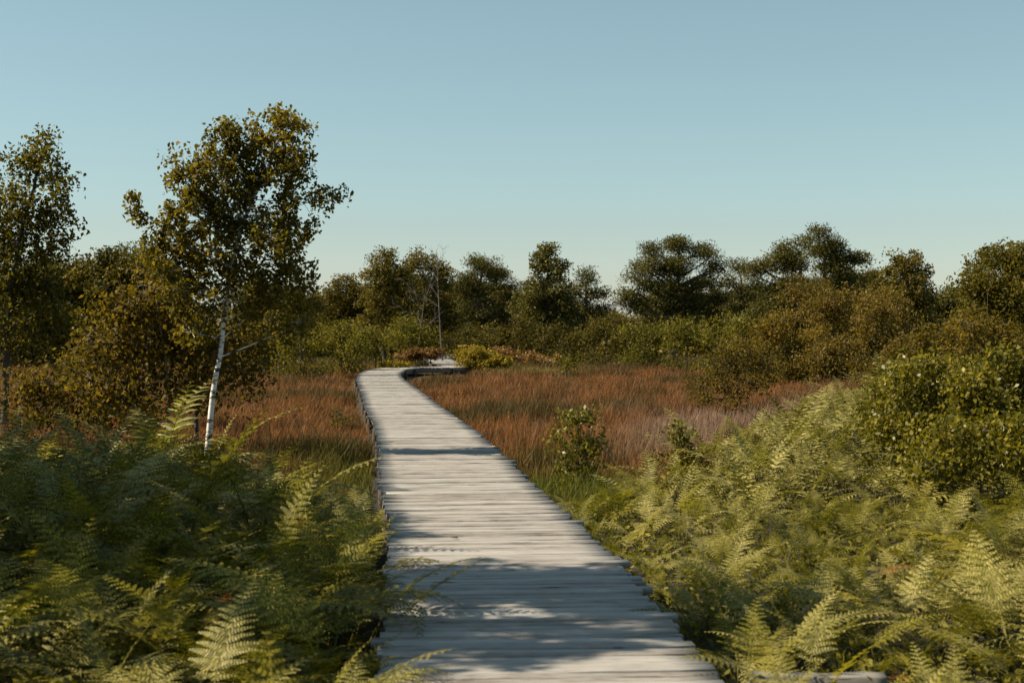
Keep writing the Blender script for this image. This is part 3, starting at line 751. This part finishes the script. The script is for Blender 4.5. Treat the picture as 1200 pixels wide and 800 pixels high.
# column 390-450
far('oak_tree', 'low rounded tree just right of the white birch crown in the treeline', 'tree', 72, [(405, 425), (405, 380), (406, 350)],
    [(405, 345, 22, 16), (388, 362, 18, 20), (425, 360, 20, 22), (408, 385, 30, 22)], 'dark', 'dark_bark', lsize=.12, nleaf=50, clr=.42, r0=.14, ncf=2.6)
far('oak_tree', 'feathery topped tree, first tall one of the treeline left of the boardwalk bend', 'tree', 70, [(450, 425), (450, 380), (450, 330), (452, 298)],
    [(452, 300, 12, 10), (442, 320, 18, 16), (462, 325, 16, 18), (448, 350, 28, 22), (475, 355, 18, 22), (440, 385, 28, 22), (468, 390, 22, 20)], 'dark', 'dark_bark', lsize=.11, nleaf=50, clr=.36, r0=.12, ncf=2.6)
far('oak_tree', 'dark spreading tree behind the bare twigged birch', 'tree', 76, [(497, 425), (497, 380), (497, 330)],
    [(495, 310, 18, 12), (483, 330, 20, 18), (512, 322, 16, 14), (500, 350, 28, 20), (490, 385, 28, 24), (520, 375, 18, 24)], 'dark', 'dark_bark', lsize=.12, nleaf=50, clr=.4, r0=.14, ncf=2.6)
# bare twigged birch
def bare_birch(Y, base, label, top):
    bx = (base[0] - 600) / F * Y; bz = float(ground_z(bx, Y)) - .05; A = Acc()
    tp = pt(top[0], top[1], Y) - np.array([bx, Y, bz]); P = bez((0, 0, 0), tp, .03, 14); A.tube(P, np.linspace(.05, .012, 14), 6)
    B = Acc()
    for k in range(10):
        i = R.integers(7, 13); d = unit(np.array([R.normal(0, .8), R.normal(0, .8), R.uniform(.5, 1.4)])); ln = R.uniform(.7, 1.7)
        q = bez(P[i], P[i] + d * ln, .08, 6); B.tube(q, np.linspace(.014, .005, 6), 3)
        for j in range(7):
            s_ = q[R.integers(2, 6)]; d2 = unit(d + R.normal(0, .6, 3)); B.tube(bez(s_, s_ + d2 * R.uniform(.3, .7), .1, 4), np.linspace(.006, .003, 4), 3)
    t_ = thing('birch_tree', label, 'tree', (bx, Y, bz))
    V, Q = A.get(); link('trunk', quads_mesh('bare_trunk', V, Q, MAT['grey_bark' if top[1] < 300 else 'grey_bark'], True), t_)
    V, Q = B.get(); link('branches', quads_mesh('bare_branches', V, Q, MAT['grey_bark'], True), t_)
bare_birch(66, (519, 422), 'bare twigged birch with pale upright trunk above the boardwalk bend', (512, 296))
bare_birch(64, (488, 420), 'short leaning pale birch stem left of the bend', (498, 345))
def pine(label, Y, base, pads, r0=.2, ncf=2.2, clr=.31, nleaf=120, lsize=.18):
    pads = [(a + random.uniform(-2, 2), b - 2 + random.uniform(-2, 2), c * .95, d * 1.15) for a, b, c, d in pads]; ncf *= 1.2
    sub = []
    for a, b, c, d in pads:
        for k in range(3):
            f = random.uniform(.5, .75); e = min(c * .5, d * .95) * random.uniform(.7, 1.2)
            sub.append((a + random.uniform(-1, 1) * c * .6, b + random.uniform(-.6, .6) * d, c * f * .9, e, .62))
    pads = sub
    top = min(p[1] for p in pads)
    tr = base + [(base[-1][0], top + 6)] if base[-1][1] > top + 8 else base
    return photo_tree('pine_tree', label, 'tree', Y, tr, pads, 'pine', 'pine_bark', style='pine', lsize=lsize, nleaf=nleaf, clr=clr, r0=r0, limb_r=.5, ncf=ncf, depth=1.0)
pine('flat topped pine behind the bend, its dark crown spread over forked trunks', 80, [(555, 425), (556, 380), (562, 340), (566, 320)],
     [(565, 312, 26, 7), (548, 325, 20, 6), (585, 325, 20, 7), (540, 345, 16, 7), (560, 342, 22, 7), (592, 345, 16, 8), (548, 368, 26, 9), (590, 372, 22, 10), (560, 395, 32, 12)], ncf=3.4)
far('oak_tree', 'tall leafy tree with a narrow pointed top left of the sky gap', 'tree', 74, [(642, 425), (642, 380), (642, 330), (641, 298)],
    [(640, 298, 14, 9), (630, 312, 12, 12), (650, 318, 15, 14), (640, 340, 26, 16), (620, 362, 20, 20), (655, 362, 22, 20), (640, 390, 34, 22)], 'pine', 'dark_bark', lsize=.13, nleaf=50, clr=.36, r0=.14, ncf=2.8)
pine('shorter tiered pine just left of the sky gap', 78, [(688, 425), (688, 380), (687, 345)],
     [(686, 330, 14, 6), (676, 342, 14, 6), (699, 346, 14, 6), (684, 360, 22, 7), (704, 366, 12, 7), (676, 380, 24, 8), (694, 392, 26, 9)], ncf=3.4)
pine('tallest broad crowned pine right of the sky gap', 80, [(788, 425), (790, 380), (792, 340), (795, 310)],
     [(800, 288, 26, 8), (778, 296, 26, 8), (822, 300, 24, 8), (755, 310, 24, 7), (795, 313, 40, 9), (838, 318, 20, 8), (748, 330, 22, 8), (780, 335, 34, 9), (825, 338, 32, 9), (742, 352, 20, 9), (770, 362, 34, 10), (815, 365, 36, 10), (845, 350, 16, 10), (790, 390, 44, 12)], r0=.26, ncf=3.0)
pine('smaller pine tucked against the right side of the tallest pine', 84, [(868, 425), (868, 360), (868, 335)],
     [(868, 320, 16, 7), (856, 334, 18, 7), (882, 338, 16, 7), (868, 356, 26, 9), (870, 380, 30, 12)], ncf=3.4)
pine('wide pine with a ragged top behind the russet bushes', 74, [(930, 425), (932, 360), (938, 320)],
     [(908, 305, 20, 7), (925, 297, 14, 6), (943, 292, 18, 7), (893, 322, 24, 8), (930, 318, 34, 9), (915, 342, 36, 10), (950, 345, 32, 10), (900, 368, 34, 12), (945, 375, 36, 12)], r0=.22, ncf=3.2)
pine('spiky topped pine leaning over the russet bushes, with the highest tip in the right half', 70, [(968, 425), (968, 360), (966, 310), (966, 285)],
     [(968, 281, 13, 6), (978, 292, 14, 5), (955, 300, 16, 6), (984, 306, 14, 6), (970, 320, 26, 8), (1004, 308, 12, 7), (990, 330, 26, 9), (970, 350, 30, 10)], ncf=3.0)
far('birch_tree', 'upright dark birch with open crown left of the right hand sky gap', 'tree', 58, [(1068, 430), (1066, 380), (1063, 330), (1062, 305)],
    [(1062, 305, 17, 12), (1078, 318, 16, 12), (1048, 320, 16, 14), (1066, 338, 26, 18), (1050, 358, 22, 20), (1080, 362, 16, 18), (1065, 388, 28, 20), (1075, 410, 26, 16)], 'dark', 'dark_bark', style='hang', lsize=.12, nleaf=32, clr=.28, r0=.11, ncf=2.4)
far('oak_tree', 'low tree at the bottom of the right hand sky gap', 'tree', 62, [(1102, 430), (1102, 380)],
    [(1100, 360, 20, 16), (1115, 350, 14, 12), (1108, 385, 30, 20), (1122, 370, 20, 20)], 'pine', 'dark_bark', lsize=.11, nleaf=50, clr=.34, r0=.11, ncf=2.6)
far('birch_tree', 'tall full birch at the right picture edge above the glossy bushes', 'tree', 36, [(1180, 470), (1178, 400), (1175, 340), (1180, 300)],
    [(1185, 300, 26, 16), (1155, 312, 20, 16), (1205, 315, 30, 22), (1140, 335, 22, 20), (1175, 340, 34, 24), (1215, 350, 30, 30), (1150, 370, 34, 26), (1195, 385, 36, 28), (1130, 390, 24, 20), (1165, 415, 40, 22)], 'birch', 'grey_bark', style='hang', lsize=.085, nleaf=34, clr=.24, r0=.1, ncf=1.9)
far('birch_sapling', 'wispy sapling whose thin tip pokes above the tall right edge birch', 'tree', 34, [(1155, 470), (1156, 400), (1158, 330), (1160, 290)],
    [(1158, 292, 6, 7, .6), (1163, 305, 10, 9, .8), (1150, 322, 12, 10, .8)], 'birch', 'dark_bark', lsize=.07, nleaf=16, clr=.12, r0=.014, ncf=3)
# russet and green mid-ground bushes
bushes = [
 ('round russet bush below the spiky pine', 46, 1000, 365, 52, 42, 'brown'),
 ('russet bush right of the round one, in front of the open birch', 43, 1040, 385, 40, 40, 'brown'),
 ('tall brownish bush under the ragged pine', 48, 945, 372, 40, 40, 'brown'),
 ('golden green bush between the bog edge bush and the russet ones', 40, 925, 405, 46, 34, 'golden'),
 ('low russet bush at the upper edge of the fern bank', 37, 985, 415, 42, 30, 'brown'),
 ('green bush at the foot of the ragged pine', 52, 890, 385, 36, 32, 'willow'),
 ('bright olive rounded bush below the tallest pine', 56, 805, 402, 34, 22, 'willow'),
 ('olive bush to the right of the bright rounded one', 54, 845, 398, 30, 26, 'willow'),
 ('dull green bush below the left side of the tallest pine', 62, 755, 400, 34, 24, 'willow'),
 ('dark green bush at the foot of the sky gap', 64, 712, 398, 30, 26, 'dark'),
 ('broad dark green bush left of the sky gap', 66, 660, 395, 36, 28, 'dark'),
 ('small dark shrub at the far edge of the rusty bog', 60, 692, 413, 16, 11, 'dark'),
 ('shadowy green bush behind the yellow mound', 70, 600, 395, 36, 28, 'dark'),
 ('dark bush right behind the boardwalk bend', 72, 545, 400, 36, 24, 'dark'),
 ('grey green bush above the reddish mound', 60, 480, 395, 28, 24, 'willow'),
 ('bright green bush just left of the reddish mound', 55, 440, 402, 30, 22, 'willow'),
 ('olive bush with ragged top at the left part of the rusty bog edge', 52, 400, 400, 32, 26, 'willow'),
 ('pale olive bush nearest the white birch crown', 50, 355, 402, 32, 26, 'willow'),
 ('dark green bush hidden low behind the white birch', 54, 310, 395, 40, 30, 'dark'),
 ('tall dark bush right of the white birch crown', 46, 352, 360, 24, 36, 'dark'),
 ('low sprig of a bush standing in the rusty grass below the wide treeline', 44, 835, 440, 12, 9, 'willow'),
 ('tiny green shrub poking from the right half of the rusty grass', 46, 664, 427, 10, 7, 'willow'),
 ('dull green bush behind the glossy bushes, under the right sky gap', 30, 1100, 415, 36, 34, 'golden'),
 ('brown twiggy bush beside the foot of the open birch', 34, 1060, 420, 30, 24, 'brown'),
]
for (lab, Y, cx_, cy_, rx, ry, mt) in bushes:
    bl = []; nb = 9 if rx > 20 else 4
    for k in range(nb):
        a = R.uniform(0, 2 * PI); q = R.uniform(.15, .75) ** .6
        bl.append((cx_ + math.cos(a) * rx * q, cy_ + math.sin(a) * ry * q, rx * .42, ry * .42, 1.0, R.uniform(-.9, .9)))
    bxx = (cx_ - 600) / F * Y; gy_ = HOR + (CAMZ - float(ground_z(bxx, Y))) / Y * F
    for k in range(3 if rx > 20 else 1):
        bl.append((cx_ + (k - 1) * rx * .6, gy_ - ry * .35, rx * .4, ry * .35, 1.0, 0))
    photo_tree('willow_bush', lab, 'bush', Y, [(cx_, gy_), (cx_, (gy_ + cy_) / 2), (cx_, cy_)], bl, mt, 'dark_bark', parts=('stems', 'foliage'), lsize=.04 + Y * .0009, nleaf=36, clr=.12 + Y * .0032, r0=.04, limb_r=.5, ncf=2.9)
# mounds at the bend
photo_tree('heather_bush', 'reddish brown heather mound on the inside of the boardwalk bend', 'bush', 58, [(487, 430), (487, 420)],
    [(487, 414, 15, 6), (502, 415, 12, 5), (474, 418, 12, 5), (512, 412, 10, 4)], 'red', 'dark_bark', parts=('stems', 'foliage'), lsize=.09, nleaf=40, clr=.16, r0=.02, ncf=14)
photo_tree('gorse_bush', 'rounded yellow green mound right of the boardwalk bend', 'bush', 56, [(558, 432), (558, 422)],
    [(546, 418, 14, 9), (560, 415, 17, 9), (577, 420, 15, 9), (557, 425, 22, 7), (590, 425, 14, 6)], 'yellow', 'dark_bark', parts=('stems', 'foliage'), lsize=.09, nleaf=40, clr=.17, r0=.02, ncf=11)
photo_tree('gorse_bush', 'low yellow tuft in front of the reddish mound', 'bush', 56, [(455, 432), (455, 428)],
    [(452, 427, 14, 3), (470, 428, 12, 3)], 'yellow', 'dark_bark', parts=('stems', 'foliage'), lsize=.08, nleaf=30, clr=.12, r0=.015, ncf=22)
photo_tree('heather_bush', 'pink topped heather mound behind the yellow green one', 'bush', 62, [(590, 428), (590, 420)],
    [(582, 414, 20, 5), (610, 418, 22, 5), (550, 411, 12, 4), (640, 421, 20, 4)], 'red', 'dark_bark', parts=('stems', 'foliage'), lsize=.09, nleaf=36, clr=.18, r0=.02, ncf=10)

# woodland behind the treeline: copies of four kinds, each tree a thing of its own
def wood_proto(H, wdt, leaf, style, seed):
    bl = []
    for k in range(12):
        f = (k + .5) / 12; a = k * 2.4; rr = wdt * (1 - abs(f - .45) * .9)
        bl.append((math.cos(a) * rr * .5, math.sin(a) * rr * .5, H * (.12 + .85 * f), rr * .6, rr * .6, H * .09, 14))
    return tree_meshes('wood', [(0, 0, -.1), (.05, 0, H * .5), (.1, 0, H * .92)], bl, MAT[leaf], MAT['dark_bark'], style=style, lsize=.17 if style != 'pine' else .22, nleaf=70 if style != 'pine' else 110, clr=.5, r0=.14)
protos = [wood_proto(5.2, 2.3, 'dark', 'broad', 1), wood_proto(4.6, 2.5, 'pine', 'pine', 2), wood_proto(4.2, 2.2, 'dark', 'hang', 3), wood_proto(5.6, 2.0, 'pine', 'broad', 4)]
first = None
tops = [(-60, 300), (40, 300), (85, 300), (125, 288), (158, 300), (300, 330), (340, 340), (385, 345), (430, 335), (470, 330), (520, 325), (560, 330), (600, 335), (650, 345), (690, 360), (712, 384), (735, 368), (770, 335), (820, 335), (860, 335), (900, 335), (950, 330), (1000, 315), (1040, 330), (1085, 362), (1120, 345), (1170, 330), (1230, 320), (1290, 320), (-130, 300)]
k = 0
for row in range(2):
    for (px, ty) in tops:
        if row and 700 < px < 725: continue
        Y = 88 + row * 9 + random.uniform(-3, 3); px2 = px + row * 22 + random.uniform(-5, 5)
        H = (HOR - (ty + 2 + row * 4)) / F * Y + CAMZ - GZ
        if px < 200: Y = 60 + row * 10; H = (HOR - ty - 10) / F * Y + 1.9
        j = k % 4; k += 1; ph = (5.2, 4.6, 4.2, 5.6)[j]
        x = (px2 - 600) / F * Y; o = thing('forest_tree', 'dark tree in the close wood behind the treeline, no feature of its own', 'tree', (x, Y, GZ), 'trees of the wood behind the treeline')
        sc = H / ph; o.scale = (sc * random.uniform(.9, 1.15), sc, sc); o.rotation_euler = (0, 0, random.uniform(0, 6.28))
        link('trunk', protos[j][0], o); link('crown', protos[j][1], o)
# undergrowth that closes the foot of the wood
A = Acc(); n = 60000
Yc = R.uniform(84, 100, n); Xc = R.uniform(-1, 1, n) * .45 * Yc; hh = GZ + np.abs(R.normal(0, 1, n)) * .9 * (1 + .4 * fbm(Xc, Yc, 5))
V, Q = leaves(np.stack([Xc, Yc, np.clip(hh, GZ, 2.6)], 1), .28, .7)
tag(link('undergrowth', quads_mesh('undergrowth', V, Q, MAT['dark'])), 'dark undergrowth at the foot of the wood beyond the bog', 'undergrowth', kind='stuff')
print('spots', len(spots)); print('ferns', len(THINGS), 'mass', len(MASS))
